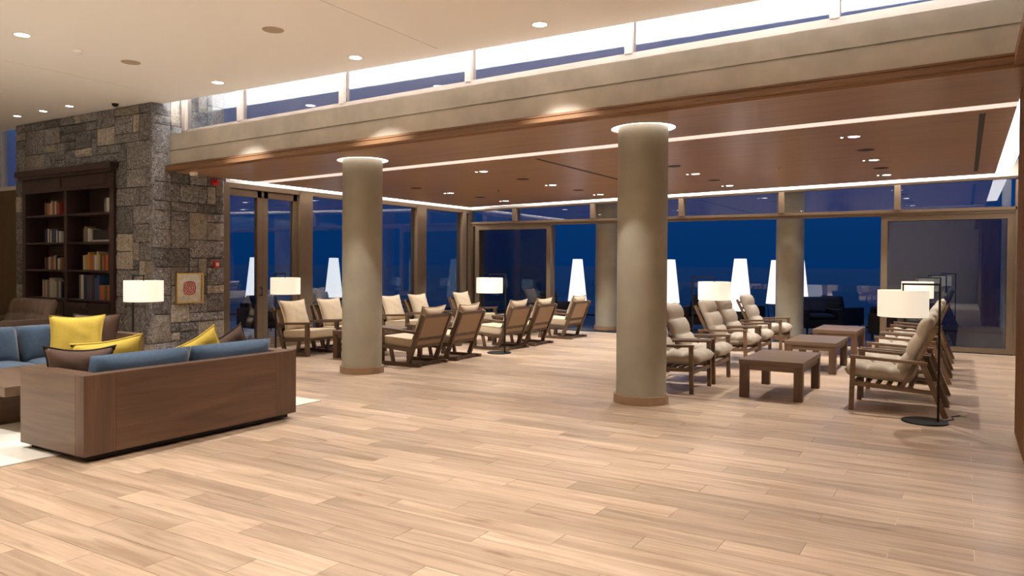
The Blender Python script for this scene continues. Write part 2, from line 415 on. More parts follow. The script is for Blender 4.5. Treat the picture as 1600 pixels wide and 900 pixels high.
for k, (hid, depth, x0, y0) in enumerate(cells):
    if hid == 0 and k < 300:
        if plank is None:
            plank = MB().box(.0015, PL - .0015, .0015, PW - .0015, -.012, 0).build('plank', 'floor_tile', fl); o = plank
        else:
            o = plank.copy(); COL.objects.link(o)
        o.location = (x0, y0, 0)
    else:
        rest.box(x0 + .0015, x0 + PL - .0015, y0 + .0015, y0 + PW - .0015, -.012, 0)
rest.build('plank_field', 'floor_tile', fl, kind='stuff')
# ---- main ceiling
mb = MB()
for a, b in ((-17.2, -10.374), (-10.366, -5.331), (-5.323, 1.0)): mb.box(a, b, -6, 7.08, ZC, ZC + .012)
mb.box(-17.2, 1.0, 7.08, 7.33, ZC, ZC + .012); mb.box(-17.2, 1.0, -6, 7.12, ZC + .012, ZC + .024); mb.box(-17.2, 1.0, -6, 6.5, ZC + .024, ZC + .22)
tag(mb.build('ceiling', 'ceiling_paint'), 'smooth beige plaster main ceiling with thin joints and downlights', 'ceiling', kind='structure')
# void above the main ceiling, lit by the LED line
mb = MB(); mb.box(-17.2, 1.0, 6.4, 8.2, 5.0, 5.12); mb.box(-17.2, 1.0, 6.4, 6.5, ZC + .22, 5.0)
tag(mb.build('ceiling_void', 'white_paint'), 'white lit ceiling void behind the edge of the main ceiling', 'ceiling', kind='structure')
# ---- concrete beam with groove
bbot = lambda x, y=0: 3.376 + .0179 * x; btop = lambda x, y=0: 3.841 + .0162 * x; bgr = lambda x, y=0: 3.6125 + .0198 * x
bm_ = MB().sbox(-11.02, .42, 7.465, 7.95, bbot, lambda x, y: bgr(x) - .012)
bm_.sbox(-11.02, .42, 7.50, 7.95, lambda x, y: bgr(x) - .012, lambda x, y: bgr(x) + .012)
bm_.sbox(-11.02, .42, 7.475, 7.95, lambda x, y: bgr(x) + .012, btop)
tag(bm_.build('beam', 'concrete'), 'long raw concrete beam with a groove above the timber ceiling', 'beam', kind='structure')
# ---- timber trim along the beam and along the right wall
ttop = lambda x, y=0: 3.356 + .0185 * x; tbot = lambda x, y=0: 3.288 + .0208 * x
tr = MB().sbox(-11.06, .40, 7.38, 7.50, lambda x, y: tbot(x), lambda x, y: ttop(x) - .03)
tr.sbox(-11.06, .40, 7.395, 7.50, lambda x, y: ttop(x) - .03, lambda x, y: ttop(x) - .022)
tr.sbox(-11.06, .40, 7.38, 7.50, lambda x, y: ttop(x) - .022, lambda x, y: ttop(x))
tag(tr.build('trim_1', 'trim_wood'), 'stepped timber trim under the concrete beam', 'trim', kind='structure')
tag(MB().box(.327, .52, -6, 7.5, 3.285, 3.387).build('trim_2', 'slat_wood'), 'timber header running along the right slatted wall', 'trim', kind='structure')
# ---- timber ceiling with LED slit, column holes
COLS = [(-7.597, 8.276), (-3.236, 8.276)]
TH = .12
tcm = MB()
def slab(x0, x1, y0, y1): tcm.sbox(x0, x1, y0, y1, zc, lambda x, y: zc(x, y) + TH)
XL, XR = -10.9, .44
YA, YL0, YL1, YF = 7.50, 9.055, 9.345, 15.85
slab(XL, XR, YA, 7.776); slab(XL, XR, 8.776, YL0)
xs = [XL]
for cx_, cy_ in COLS: xs += [cx_ - .5, cx_ + .5]
xs.append(XR)
for i in range(0, len(xs), 2): slab(xs[i], xs[i + 1], 7.776, 8.776)
for cx_, cy_ in COLS:
    n = 48; R = .372
    def sq(t):
        c, s_ = math.cos(t), math.sin(t); k = .5 / max(abs(c), abs(s_)); return (cx_ + c * k, cy_ + s_ * k)
    for k in range(n):
        t0, t1 = 2 * PI * k / n + PI / 4, 2 * PI * (k + 1) / n + PI / 4
        a = (cx_ + R * math.cos(t0), cy_ + R * math.sin(t0)); b = (cx_ + R * math.cos(t1), cy_ + R * math.sin(t1)); c = sq(t1); d = sq(t0)
        P = [a, b, c, d]
        tcm.quadbox([(x, y, zc(x, y)) for x, y in P] + [(x, y, zc(x, y) + TH) for x, y in P])
slab(XL, XR, YL1, YF)
wc = tcm.build('ceiling_timber', 'ceiling_wood'); tag(wc, 'sloping brown timber veneer ceiling over the lounge', 'ceiling', kind='structure')
# roof deck above (white cove interior)
rf = MB().sbox(-11.6, 1.2, 7.95, 16.6, lambda x, y: zc(x, y) + .42, lambda x, y: zc(x, y) + .6)
tag(rf.build('ceiling_deck', 'white_paint'), 'white deck above the timber ceiling seen in the coves', 'ceiling', kind='structure')
# LED fittings
o = MB().sbox(XL, XR, YL0 + .002, YL1 - .002, lambda x, y: zc(x, y) + .006, lambda x, y: zc(x, y) + .03).build('led_strip', 'led_line')
tag(o, 'long pinkish LED line set into the timber ceiling', 'light strip')
o = MB().sbox(.44, .70, 9.2, 15.75, lambda x, y: zc(x, y) + .10, lambda x, y: zc(x, y) + .13).build('led_strip', 'led_white')
tag(o, 'broad white light slot along the right edge of the timber ceiling', 'light strip')
for (cx_, cy_), lb in zip(COLS, ('glowing ring around the head of the left round column', 'glowing ring around the head of the right round column')):
    r = MB().lathe([(.292, 0), (.368, 0), (.368, .02), (.292, .02)], 48, close=True).build('led_ring', 'led_ring', loc=(cx_, cy_, zc(cx_, cy_) + .010)); tag(r, lb, 'ring light')
o = MB().sbox(-11.0, .6, 15.88, 15.91, lambda x, y: zc(x, y) - .0, lambda x, y: zc(x, y) + .03).build('led_strip', 'led_white'); tag(o, 'thin white LED edge along the far end of the timber ceiling', 'light strip')
o = MB().sbox(-10.96, -10.93, 8.6, 15.9, lambda x, y: zc(x, y) - .0, lambda x, y: zc(x, y) + .03).build('led_strip', 'led_white'); tag(o, 'thin white LED edge along the left side of the timber ceiling', 'light strip')

# ---- columns
def column(x, y, h, label, ring=True):
    t = thing('column', label, 'column', (x, y, 0), kind='structure')
    s_ = MB().lathe([(.29, 0), (.29, h)], 64).build('shaft', 'column_plaster', t); smooth_angle(s_)
    if ring:
        b = MB().lathe([(.288, .10), (.300, .102), (.319, .098), (.319, 0), (.288, 0)], 64, close=True).build('base_ring', 'base_ring_wood', t); smooth_angle(b)
    return t
column(*COLS[0], zc(*COLS[0]) + .3, 'round plastered column standing left of the room centre')
column(*COLS[1], zc(*COLS[1]) + .3, 'round plastered column standing right of the room centre')
column(-7.60, 17.1, 3.7, 'round column outside the open doors, mostly behind the right inside column')
column(-3.27, 17.1, 3.7, 'round column outside between the two wide door openings')

# ---- stone wall
YW, XS = 7.145, -11.0
wl = MB()
wl.box(-15.2, -14.86, YW + .04, 7.7, 0, 4.5); wl.box(-11.98, XS - .04, YW + .04, 8.5, 0, 5.0); wl.box(-14.86, -11.98, YW + .04, 7.7, 3.16, 4.5); wl.box(-14.86, -11.98, 7.55, 7.7, 0, 3.16)
wall = wl.build('wall_left', 'mortar'); tag(wall, 'rough grey stone wall around the bookcase and beside the glass doors', 'wall', kind='structure')
rs = random.Random(11)
stone_protos = {}
def stone_mesh(w, h, var):
    d = .075; g = .006; mb = MB(); nx, nz = 4, 4; rr = random.Random(var * 77 + int(w * 1000) + int(h * 100))
    base = 0
    for i in range(nx + 1):
        for j in range(nz + 1):
            u, v = i / nx, j / nz
            ed = min(u, 1 - u, v, 1 - v)
            prot = (.0 if ed < .01 else .022 + rr.uniform(-.008, .010))
            x = g + u * (w - 2 * g) + (rr.uniform(-.004, .004)); z = g + v * (h - 2 * g) + rr.uniform(-.004, .004)
            mb.v.append((x, .02 - prot, z))
    for i in range(nx):
        for j in range(nz):
            a = i * (nz + 1) + j; mb.f.append((a, a + nz + 1, a + nz + 2, a + 1))
    # rim back
    ring = [i * (nz + 1) for i in range(nx + 1)] + [nx * (nz + 1) + j for j in range(1, nz + 1)] + [i * (nz + 1) + nz for i in range(nx - 1, -1, -1)] + [j for j in range(nz - 1, 0, -1)]
    b0 = len(mb.v)
    for k in ring: x, y, z = mb.v[k]; mb.v.append((x, d, z))
    for k in range(len(ring)):
        k2 = (k + 1) % len(ring); mb.f.append((ring[k], ring[k2], b0 + k2, b0 + k))
    return mb
nstone = 0
def stone_field(W_, H_, origin, du, rz, blocked, seed, cu=.145, cv=.13):
    global nstone
    rr = random.Random(seed); nu, nv = int(round(W_ / cu)), int(round(H_ / cv)); cu = W_ / nu; cv = H_ / nv
    occ = [[blocked((i + .5) * cu, (j + .5) * cv) for j in range(nv)] for i in range(nu)]
    for j in range(nv):
        for i in range(nu):
            if occ[i][j]: continue
            w = rr.choice((1, 2, 2, 3, 3, 4)); h = rr.choice((1, 1, 2, 2, 2, 3))
            if i == 0 and rr.random() < .6: w = max(w, 2); h = max(h, 2)
            ww = 1
            while ww < w and i + ww < nu and not occ[i + ww][j]: ww += 1
            hh = 1
            while hh < h and j + hh < nv and all(not occ[i + a][j + hh] for a in range(ww)): hh += 1
            for a in range(ww):
                for b in range(hh): occ[i + a][j + b] = True
            var = rr.randrange(2); light = rr.random() < (.22 if ww * hh > 1 else .15)
            key = (ww, hh, var, light, seed)
            if key not in stone_protos:
                o = stone_mesh(ww * cu, hh * cv, var).build('stone', 'stone_light' if light else 'stone_dark', wall); stone_protos[key] = o
            else:
                o = stone_protos[key].copy(); COL.objects.link(o)
            p = Vector(origin) + Vector(du) * (i * cu) + Vector((0, 0, j * cv))
            o.location = p; o.rotation_euler = (0, 0, rz); nstone += 1
stone_field(4.2, 4.13, (-15.2, YW - .01, 0), (1, 0, 0), 0, lambda u, v: .32 < u < 3.24 and v < 3.18, 3, .165, .145)
stone_field(1.36, 4.72, (XS + .01, YW + .01, 0), (0, 1, 0), PI / 2, lambda u, v: False, 5, .17, .15)
# ---- left end beyond the stone: timber panel with high window
o = MB().box(-17.2, -15.2, 7.5, 7.6, 0, 3.0).build('wall_left_end', 'curtain_brown'); tag(o, 'brown panelled wall left of the stone wall', 'wall', kind='structure')
w = thing('window_1', 'high bluish window above the brown panel at the far left', 'window', (-16.2, 7.55, 3.0), kind='structure')
MB().box(-1, 1, -.05, .05, 0, .08).build('window_sill', 'header_grey', w)
for x in (-.9, -.3, .35, .75, .93): MB().box(x - .035, x + .035, -.05, .05, .08, 1.3).build('window_bar', 'header_grey', w)
MB().box(-1, 1, -.005, .005, .08, 1.3).build('pane', 'glass_pane', w)
# ---- closing walls of the hall
tag(MB().box(-17.3, -17.2, -6, 7.6, 0, 4.4).build('wall_far_left', 'wall_paint'), 'plain wall closing the hall on the far left', 'wall', kind='structure')
tag(MB().box(-17.3, 1.1, -6.1, -6, 0, 4.4).build('wall_back', 'wall_paint'), 'plain wall closing the hall behind the viewer', 'wall', kind='structure')
wr = MB().box(.50, .8, -6, 8.70, 0, 3.285).build('wall_right', 'slat_wood'); tag(wr, 'timber slatted wall at the right edge of the hall', 'wall', kind='structure')
sl = None
for k in range(26):
    y = 8.68 - k * .13
    if sl is None: sl = MB().box(-.035, .035, -.022, .022, 0, 3.28).build('slat', 'slat_wood', wr); o = sl
    else: o = sl.copy(); COL.objects.link(o)
    o.location = (.465, y, 0)
tag(MB().box(.40, .8, -6, 7.95, 3.387, 4.35).build('wall_right_upper', 'concrete'), 'concrete wall above the timber header on the right', 'wall', kind='structure')
tag(MB().box(.82, .95, 8.70, 16.5, 0, 3.75).build('wall_right_lounge', 'wall_paint'), 'plain wall closing the lounge on the right', 'wall', kind='structure')

# ---- clerestory
YG = 7.72
gb = lambda x, y=0: 3.985 + .0208 * x
cl = thing('window_2', 'long clerestory window band above the concrete beam', 'window', (-5.3, YG, 3.9), kind='structure')
def cpart(name, mat, mb): 
    o = mb.build(name, mat, cl); o.location = (5.3, -YG, -3.9); return o
cpart('bottom_rail', 'clerestory_frame', MB().sbox(-11.0, .40, YG - .05, YG + .05, btop, gb))
mux = [-10.93, -9.57, -7.435, -5.305, -3.178, -1.09, .36]
for x in mux: cpart('mullion', 'clerestory_frame', MB().box(x - .045, x + .045, YG - .06, YG + .06, gb(x) - .01, 5.0))
for a, b in zip(mux[:-1], mux[1:]): cpart('pane', 'glass_clerestory', MB().sbox(a + .045, b - .045, YG - .005, YG + .005, gb, lambda x, y: 5.0))

# ---- left glass wall
XG = -11.2
lg = thing('window_3', 'tall glazed wall with bronze frames along the left of the lounge', 'window', (XG, 12.5, 0), kind='structure')
def lpart(name, mat, mb, par=None):
    o = mb.build(name, mat, par or lg); 
    if par is None: o.location = (-XG, -12.5, 0)
    return o
ztop = lambda x, y: zc(-11.2, y) - .09
def Lbox(y0, y1, z0, z1, x0=-.06, x1=.06): return MB().box(XG + x0, XG + x1, y0, y1, z0, z1)
for a, b in ((8.50, 8.70), (10.33, 10.66), (12.08, 12.30), (13.98, 14.33), (15.86, 16.02)): lpart('post', 'frame_bronze', Lbox(a, b, 0, 3.0, -.10, .10))
lpart('corner_post', 'frame_bronze', MB().box(-11.36, -11.18, 16.2, 16.48, 0, 3.1))
lpart('head_frame', 'frame_bronze', MB().sbox(XG - .09, XG + .09, 8.5, 16.3, lambda x, y: 2.93, lambda x, y: zc(-11.2, y) - .0))
lpart('cove_band', 'header_grey', MB().sbox(XG + .09, XG + .12, 8.6, 16.3, lambda x, y: zc(-11.1, y) - .03, lambda x, y: zc(-11.1, y) + .3))
lpart('sill', 'frame_bronze', Lbox(8.7, 16.3, 0, .06, -.08, .08))
for a, b in ((10.66, 12.08), (12.30, 13.98), (14.33, 15.86)): lpart('pane', 'glass_pane', Lbox(a, b, .06, 2.93, -.006, .006))
for n, (a, b) in enumerate(((8.70, 9.47), (9.47, 10.33))):
    d = thing('door_%d' % (n + 1), ('bronze framed glass door leaf next to the stone wall', 'bronze framed glass door leaf right of the door by the stone wall')[n], 'door', (XG, a, 0), kind='structure')
    w_ = b - a
    def dp(name, mat, y0, y1, z0, z1, x0=-.045, x1=.045): MB().box(x0, x1, y0, y1, z0, z1).build(name, mat, d)
    sw = .12
    dp('stile', 'frame_bronze', .002, sw if n == 1 else .03, .06, 2.92); dp('stile', 'frame_bronze', w_ - sw, w_ - .002, .06, 2.92)
    dp('top_rail', 'frame_bronze', .03, w_ - .03, 2.80, 2.92); dp('bottom_rail', 'frame_bronze', .03, w_ - .03, .06, .2)
    dp('pane', 'glass_pane', sw if n == 1 else .03, w_ - sw, .2, 2.80, -.006, .006)
    if n == 0: MB().tube([(.05, w_ - .06, 1.0), (.10, w_ - .06, 1.0), (.10, w_ - .06, 1.14), (.05, w_ - .06, 1.14)], .012, 8).build('handle', 'black_metal', d)

# ---- far glass wall
YFW = 16.4
fg = thing('window_4', 'band of transom windows with bronze rail across the far end', 'window', (-5.3, YFW, 2.7), kind='structure')
def fpart(name, mat, mb): 
    o = mb.build(name, mat, fg); o.location = (5.3, -YFW, -2.7); return o
zt = lambda x, y=0: 3.213 + .0197 * x
fpart('rail', 'frame_bronze', MB().box(-11.2, .80, YFW - .09, YFW + .09, 2.655, 2.711)); fpart('rail_lower', 'frame_bronze', MB().box(-11.2, .80, YFW - .06, YFW + .09, 2.597, 2.655))
fpart('head_frame', 'frame_bronze', MB().sbox(-11.2, .80, YFW - .07, YFW + .09, zt, lambda x, y: zt(x) + .035))
fpart('cove_band', 'header_grey', MB().sbox(-11.2, .80, YFW - .12, YFW + .09, lambda x, y: zt(x) + .035, lambda x, y: zt(x) + .35))
tm = [-11.17, -9.82, -7.64, -5.46, -3.30, -1.14, .76]
for x in tm[1:-1]: fpart('mullion', 'frame_bronze', MB().box(x - .055, x + .055, YFW - .12, YFW + .08, 2.711, zt(x)))
for a, b in zip(tm[:-1], tm[1:]): fpart('pane', 'glass_pane', MB().sbox(a + .055, b - .055, YFW - .006, YFW + .006, lambda x, y: 2.711, zt))
fpart('end_post', 'frame_bronze', MB().box(.77, .86, YFW - .09, YFW + .09, 0, 3.2)); fpart('left_post', 'frame_bronze', MB().box(-11.18, -11.12, YFW - .06, YFW + .09, 0, 2.6))
fpart('floor_track', 'gasket_black', MB().box(-11.1, .77, YFW - .08, YFW + .08, -.003, .012))
def sliding(n, x0, x1, y, label):
    d = thing('door_%d' % n, label, 'door', ((x0 + x1) / 2, y, 0), kind='structure'); w = (x1 - x0) / 2; sw = .115
    for k in range(3):                     # three leaves slid over each other
        dy = k * .10; e = .012 * k
        MB().box(-w + e, -w + sw, dy - .04, dy + .04, .014, 2.590).build('stile', 'frame_bronze', d); MB().box(w - sw, w - e, dy - .04, dy + .04, .014, 2.590).build('stile', 'frame_bronze', d)
        MB().box(-w + sw, w - sw, dy - .04, dy + .04, 2.50, 2.590).build('top_rail', 'frame_bronze', d); MB().box(-w + sw, w - sw, dy - .04, dy + .04, .014, .10).build('bottom_rail', 'frame_bronze', d)
        MB().box(-w + sw, w - sw, dy - .006, dy + .006, .10, 2.50).build('pane', 'glass_tinted', d)
    return d
sliding(3, -11.05, -8.79, YFW - .02, 'stacked bronze framed sliding glass doors at the far left corner')
sliding(4, -1.42, .77, YFW - .02, 'stacked bronze framed sliding glass doors at the far right behind the armchair row')

# ---- terrace, sea
tag(MB().box(-30, 12, 16.47, 24, -.2, -.02).build('floor_terrace', 'terrace_stone'), 'dark stone terrace beyond the far glass doors', 'terrace', kind='structure')
tag(MB().box(-30, -11.31, 3, 16.47, -.2, -.02).build('floor_terrace_side', 'terrace_stone'), 'dark stone terrace beyond the left glass wall', 'terrace', kind='structure')
tag(MB().box(-9000, 9000, -3000, 12000, -26, -25).build('sea', 'sea_water'), 'dark blue sea out to the horizon', 'sea', kind='structure')
def balustrade(p, q, n, label):
    p = Vector(p); q = Vector(q); t = thing('glass_balustrade', label, 'balustrade', p)
    d = (q - p) / n
    for k in range(n):
        a, b = d * k + d.normalized() * .01, d * (k + 1) - d.normalized() * .01
        m_ = (a + b) / 2; MB().beam((a.x, a.y, .56), (b.x, b.y, .56), .016, 1.12).build('pane', 'glass_clear', t)
    MB().beam((0, 0, 0), (q - p), .12, .08).build('base_channel', 'gasket_black', t)
balustrade((-19.5, 21.8, -.02), (10, 21.8, -.02), 16, 'clear glass balustrade along the far edge of the terrace')
balustrade((-19.5, 5, -.02), (-19.5, 21.7, -.02), 9, 'clear glass balustrade along the left edge of the terrace')

# ================================================================ OBJECTS
# ---- sofas
def sofa(loc, rz, label, ln=2.18, dp=.97):
    """front faces local -x, back at x=+dp/2; length along y"""
    t = thing('sofa', label, 'sofa', loc, rz)
    w, l2 = dp / 2, ln / 2; h = .69; b = .045
    MB().box(-w + .06, w - .06, -l2 + .06, l2 - .06, 0, b + .02).build('plinth', 'gasket_black', t)
    MB().box(w - .12, w, -l2 + .26, l2 - .26, b, h).build('back_panel', 'sofa_wood', t, bevel=.003)
    for s in (-1, 1):
        MB().box(w - .12, w + .001, s * l2 - (.26 if s > 0 else 0), s * l2 + (.26 if s < 0 else 0), b, h).build('corner_panel', 'sofa_wood_end', t, bevel=.003)
        MB().box(-w, w - .121, min(s * l2, s * (l2 - .15)), max(s * l2, s * (l2 - .15)), b, h).build('arm', 'table_wood', t, bevel=.003)
    MB().box(-w + .01, w - .12, -l2 + .15, l2 - .15, b, .27).build('seat_base', 'sofa_wood', t, bevel=.003)
    L_ = ln - .32
    for k in (-1, 1):
        c = puffy(dp - .16, L_ / 2 - .01, .18, 1, 1, 12, 0).build('seat_cushion', 'blue_fabric', t, (-.055, k * L_ / 4, .265), smooth=True)
        c = puffy(.46, L_ / 2 - .005, .26, 1, 1, 14, 0, 3.2).build('back_cushion', 'blue_fabric', t, (w - .20, k * L_ / 4, .58), smooth=True); c.rotation_euler = (0, -1.30, 0)
        c.location = (w - .13, k * L_ / 4, .56)
    return t
sofa((-6.39, 4.355, .012), 0, 'long dark wood sofa with blue cushions seen from behind')
sofa((-9.34, 4.53, .012), PI, 'dark wood sofa with blue cushions facing us across the low table', 2.26)
# cushions: (local +y axis is the thin direction)
G1 = 'scatter cushions on the sofa seen from behind'; G2 = 'scatter cushions on the sofa across the low table'
add_pillow('scatter_cushion', 'dark brown cushion at the near end of the sofa seen from behind', (-6.60, 3.60, .63), (.2, .05, 1.2), .56, .50, .2, 'brown_fabric', 'dark_piping', G1, .2)
add_pillow('scatter_cushion', 'yellow cushion behind the dark brown one on the near sofa', (-6.66, 3.92, .67), (.2, -.12, 1.15), .58, .48, .16, 'yellow_fabric', 'yellow_fabric', G1)
add_pillow('scatter_cushion', 'small yellow cushion poking up near the far end of the near sofa', (-6.42, 4.72, .69), (.2, -.5, 1.3), .44, .44, .15, 'yellow_fabric', 'yellow_fabric', G1)
add_pillow('scatter_cushion', 'brown cushion poking up at the far end of the near sofa', (-6.42, 5.04, .69), (.2, -.5, 1.35), .44, .44, .15, 'brown_fabric', 'dark_piping', G1)
add_pillow('scatter_cushion', 'large square yellow cushion on the sofa by the stone wall', (-9.27, 5.04, .665), (-.28, 0, .95), .60, .58, .17, 'yellow_fabric', 'yellow_fabric', G2)
add_pillow('scatter_cushion', 'brown cushion leaning behind the large yellow one', (-9.42, 5.36, .67), (-.22, 0, .75), .56, .56, .16, 'brown_fabric', 'dark_piping', G2)
# rug + low table
tag(MB().box(-11.2, -6.365, .8, 6.25, .0, .012).build('rug', 'rug'), 'pale mottled rug under the blue sofa group', 'rug')
t = thing('coffee_table', 'dark wood low table between the two blue sofas', 'table', (-8.05, 3.9, .012))
MB().box(-.72, .66, -.52, .52, .36, .45).build('tabletop', 'table_wood', t, bevel=.003)
for x in (-.60, 0.02): MB().box(x - .05, x + .05, -.34, .34, 0, .36).build('leg', 'sofa_wood', t)
# ---- tufted loveseat near the bookcase
t = thing('loveseat', 'brown tufted two-seat sofa in front of the bookcase', 'sofa', (-13.06, 6.10, 0))
MB().box(-.62, .62, -.40, .43, .10, .34).build('seat_base', 'taupe_fabric', t, bevel=.01)
for s in (-1, 1):
    MB().box(s * .66 - .05, s * .66 + .05, -.47, .45, .08, .70).build('arm', 'taupe_fabric', t, bevel=.02)
    puffy(.60, .78, .17, 1, 1, 10, 0).build('seat_cushion', 'taupe_fabric', t, (s * .305, -.05, .335), smooth=True)
    c = puffy(.62, .54, .22, 4, 2, 8, .42, 8).build('back_cushion', 'taupe_fabric', t, (s * .305, .36, .70), smooth=True); c.rotation_euler = (1.22, 0, 0)
MB().box(-.62, .62, .34, .45, .1, .74).build('back', 'taupe_fabric', t, bevel=.02)
for x in (-.62, .62):
    for y in (-.4, .38): MB().lathe([(.025, 0), (.03, .1)], 10, x, y).build('leg', 'black_metal', t)

# ---- bookcase
t = thing('bookcase', 'tall dark wood double bookcase set into the stone wall', 'bookcase', (-13.405, 7.1, 0))
W2, H_ = 1.455, 3.13
def bk(name, x0, x1, y0, y1, z0, z1, par=t, mat='bookcase_wood', bev=.0): return MB().box(x0, x1, y0, y1, z0, z1).build(name, mat, par, bevel=bev)
for s in (-1, 1): bk('side_panel', min(s * W2, s * (W2 - .12)), max(s * W2, s * (W2 - .12)), 0, .42, 0, H_)
bk('divider', -.045, .045, 0, .42, 0, H_); bk('back_board', -W2 + .12, W2 - .12, .40, .425, 0, H_)
c = bk('cornice', -W2 - .07, W2 + .07, -.10, .42, H_, H_ + .10); bk('cornice_step', -W2 - .04, W2 + .04, -.06, .0, H_ - .05, H_, c)
for s in (-1, 1):
    a, b = (-W2 + .12, -.045) if s < 0 else (.045, W2 - .12)
    p = bk('fascia', a, b, .0, .03, 2.83, H_); bk('fascia_panel', a + .08, b - .08, -.012, .0, 2.89, H_ - .07, p)
    for z in (2.43, 1.94, 1.46, .96): bk('shelf', a, b, .01, .40, z - .035, z)
    for k in range(2):
        x0 = a + (b - a) / 2 * k + .008; x1 = a + (b - a) / 2 * (k + 1) - .008
        d = bk('door', x0, x1, -.012, .012, .08, .90); bk('door_panel', x0 + .08, x1 - .08, -.020, -.011, .16, .82, d)
        kx = x1 - .04 if k == 0 else x0 + .04; MB().lathe([(.0, 0), (.012, .004), (.012, .02), (0, .024)], 10).build('knob', 'chrome', d, (kx, -.036, .80))
bk('plinth', -W2, W2, -.005, .0, 0, .08)
BC = {'cream': (205, 195, 170), 'tan': (168, 130, 96), 'brown': (110, 74, 54), 'red': (160, 46, 40), 'orange': (206, 102, 44), 'yellow': (206, 160, 66), 'blue': (46, 78, 130), 'navy': (30, 40, 66), 'grey': (120, 120, 118), 'black': (26, 24, 26), 'white': (222, 218, 208), 'green': (70, 96, 66)}
for k, v in BC.items(): plain('book_' + k, srgb(*[c_ * .78 for c_ in v]), .6)
ORD = ['first', 'second', 'third', 'fourth', 'fifth', 'sixth', 'seventh', 'eighth', 'ninth', 'tenth', 'eleventh', 'twelfth', 'thirteenth', 'fourteenth', 'fifteenth']
SH = ['top', 'second', 'third', 'fourth']
rows = [
 (0, 0, 2.43, .24, .30, .80, 'brown brown tan orange cream cream red cream brown red'.split()),
 (0, 1, 2.43, .23, 1.10, 1.33, 'grey white grey'.split()),
 (1, 0, 1.94, .24, .30, .83, 'navy black white navy white black blue navy white black white'.split()),
 (1, 1, 1.94, .25, .46, .72, 'brown tan grey white cream'.split()),
 (2, 0, 1.46, .24, .30, .84, 'brown black brown cream tan red tan cream black black white tan'.split()),
 (2, 1, 1.46, .30, .46, 1.31, 'cream yellow yellow orange tan white cream yellow green tan red orange black orange'.split()),
 (3, 0, .96, .34, .22, .88, 'cream tan cream grey cream white cream cream grey cream navy'.split()),
 (3, 1, .96, .40, .34, 1.30, 'grey white navy black blue brown navy blue blue orange orange green orange orange'.split()),
]
rb = random.Random(4)
bx0 = -13.405
for sh, bay, z, hh, a, b, cols in rows:
    off = -W2 + .12 if bay == 0 else 0.0
    x = a + (off if bay == 0 else 0.0) + (.26 if bay == 0 else 0.0)
    wsum = (b - a) if bay else (b - a)
    wds = [rb.uniform(.7, 1.3) for _ in cols]; k_ = wsum / sum(wds)
    for i, (c, wd) in enumerate(zip(cols, wds)):
        wd *= k_; h = hh * rb.uniform(.82, 1.05)
        if sh == 3 and bay == 1: h = hh * (rb.uniform(.9, 1.05) if i < 9 else .62)
        y0 = 7.1 + .05
        mb = MB().box(-wd / 2 + .002, wd / 2 - .002, 0, .17, 0, h)
        o = mb.build('book', 'book_' + c, loc=(bx0 + x + wd / 2, y0, z + .0005))
        MB().box(-wd / 2 + .0045, wd / 2 - .0045, .004, .168, h, h + .002).build('pages', 'book_cream', o)
        tag(o, '%s book, %s from the left on the %s shelf of the %s bay' % (c, ORD[i], SH[sh], ('left', 'right')[bay]), 'book', '%s shelf books in the %s bay' % (SH[sh], ('left', 'right')[bay]))
        x += wd
o = MB().box(-.25, .25, 0, .19, 0, .03).build('book', 'book_white', loc=(bx0 + .99, 7.15, 1.9405)); tag(o, 'white book lying flat on the second shelf of the right bay', 'book')
o = MB().box(-.24, .24, 0, .18, 0, .17).build('book_box', 'book_black', loc=(bx0 + .99, 7.16, 1.971)); tag(o, 'black book box on the flat white book', 'book')
for i, (c, x) in enumerate((('red', 1.255), ('white', 1.30))):
    o = MB().box(-.02, .02, 0, .17, 0, .24).build('book', 'book_' + c, loc=(bx0 + x, 7.15, 1.9405)); tag(o, '%s book at the right end of the second shelf, right bay' % c, 'book')

# ---- framed picture, alarm fittings
t = thing('framed_picture', 'square silver and gold framed picture with a red disc on the stone wall', 'picture', (XS + .045, 7.80, 1.175))
for (y0, y1, z0, z1) in ((-.25, .25, .225, .25), (-.25, .25, -.25, -.225), (-.25, -.225, -.225, .225), (.225, .25, -.225, .225)): MB().box(-.02, .02, y0, y1, z0, z1).build('frame_bar', 'gold_frame', t)
MB().box(-.02, -.005, -.225, .225, -.225, .225).build('mat_board', 'silver_leaf', t)
d = MB(); n = 28; d.v.append((.0, 0, 0)); pts = []
for k in range(n):
    a = 2 * PI * k / n; c_, s_ = math.cos(a), math.sin(a); rr_ = .115 / (abs(c_) ** 4 + abs(s_) ** 4) ** .25; pts.append((c_ * rr_, s_ * rr_))
d = MB(); d.v = [(x, p[0], p[1]) for x in (-.005, .004) for p in pts]; d.f = [tuple(range(n))[::-1], tuple(range(n, 2 * n))] + [(k, (k + 1) % n, n + (k + 1) % n, n + k) for k in range(n)]
d.build('red_motif', 'red_disc', t)
t = thing('call_point', 'small red fire alarm call point on the stone wall', 'alarm', (XS + .03, 8.33, 1.57)); MB().box(-.03, .02, -.05, .05, -.06, .06).build('housing', 'red_plastic', t, bevel=.004); MB().box(.02, .024, -.03, .03, -.03, .03).build('cover', 'white_plastic', t)
t = thing('alarm_beacon', 'small red alarm beacon high on the stone wall under the timber ceiling', 'alarm', (XS + .05, 8.30, 2.97)); MB().box(-.05, .0, -.06, .06, -.05, .05).build('base', 'red_plastic', t); MB().tube([(0, 0, 0), (.05, 0, 0)], [.045, .035], 12).build('lens', 'red_plastic', t)
t = thing('emergency_light', 'small white emergency light under the timber soffit', 'light', (-10.6, 7.62, zc(-10.6, 7.6) - .045)); MB().box(-.07, .07, -.03, .03, 0, .043).build('housing', 'white_plastic', t, bevel=.004); MB().box(-.06, .06, -.024, .024, -.012, .001).build('diffuser', 'white_plastic', t)

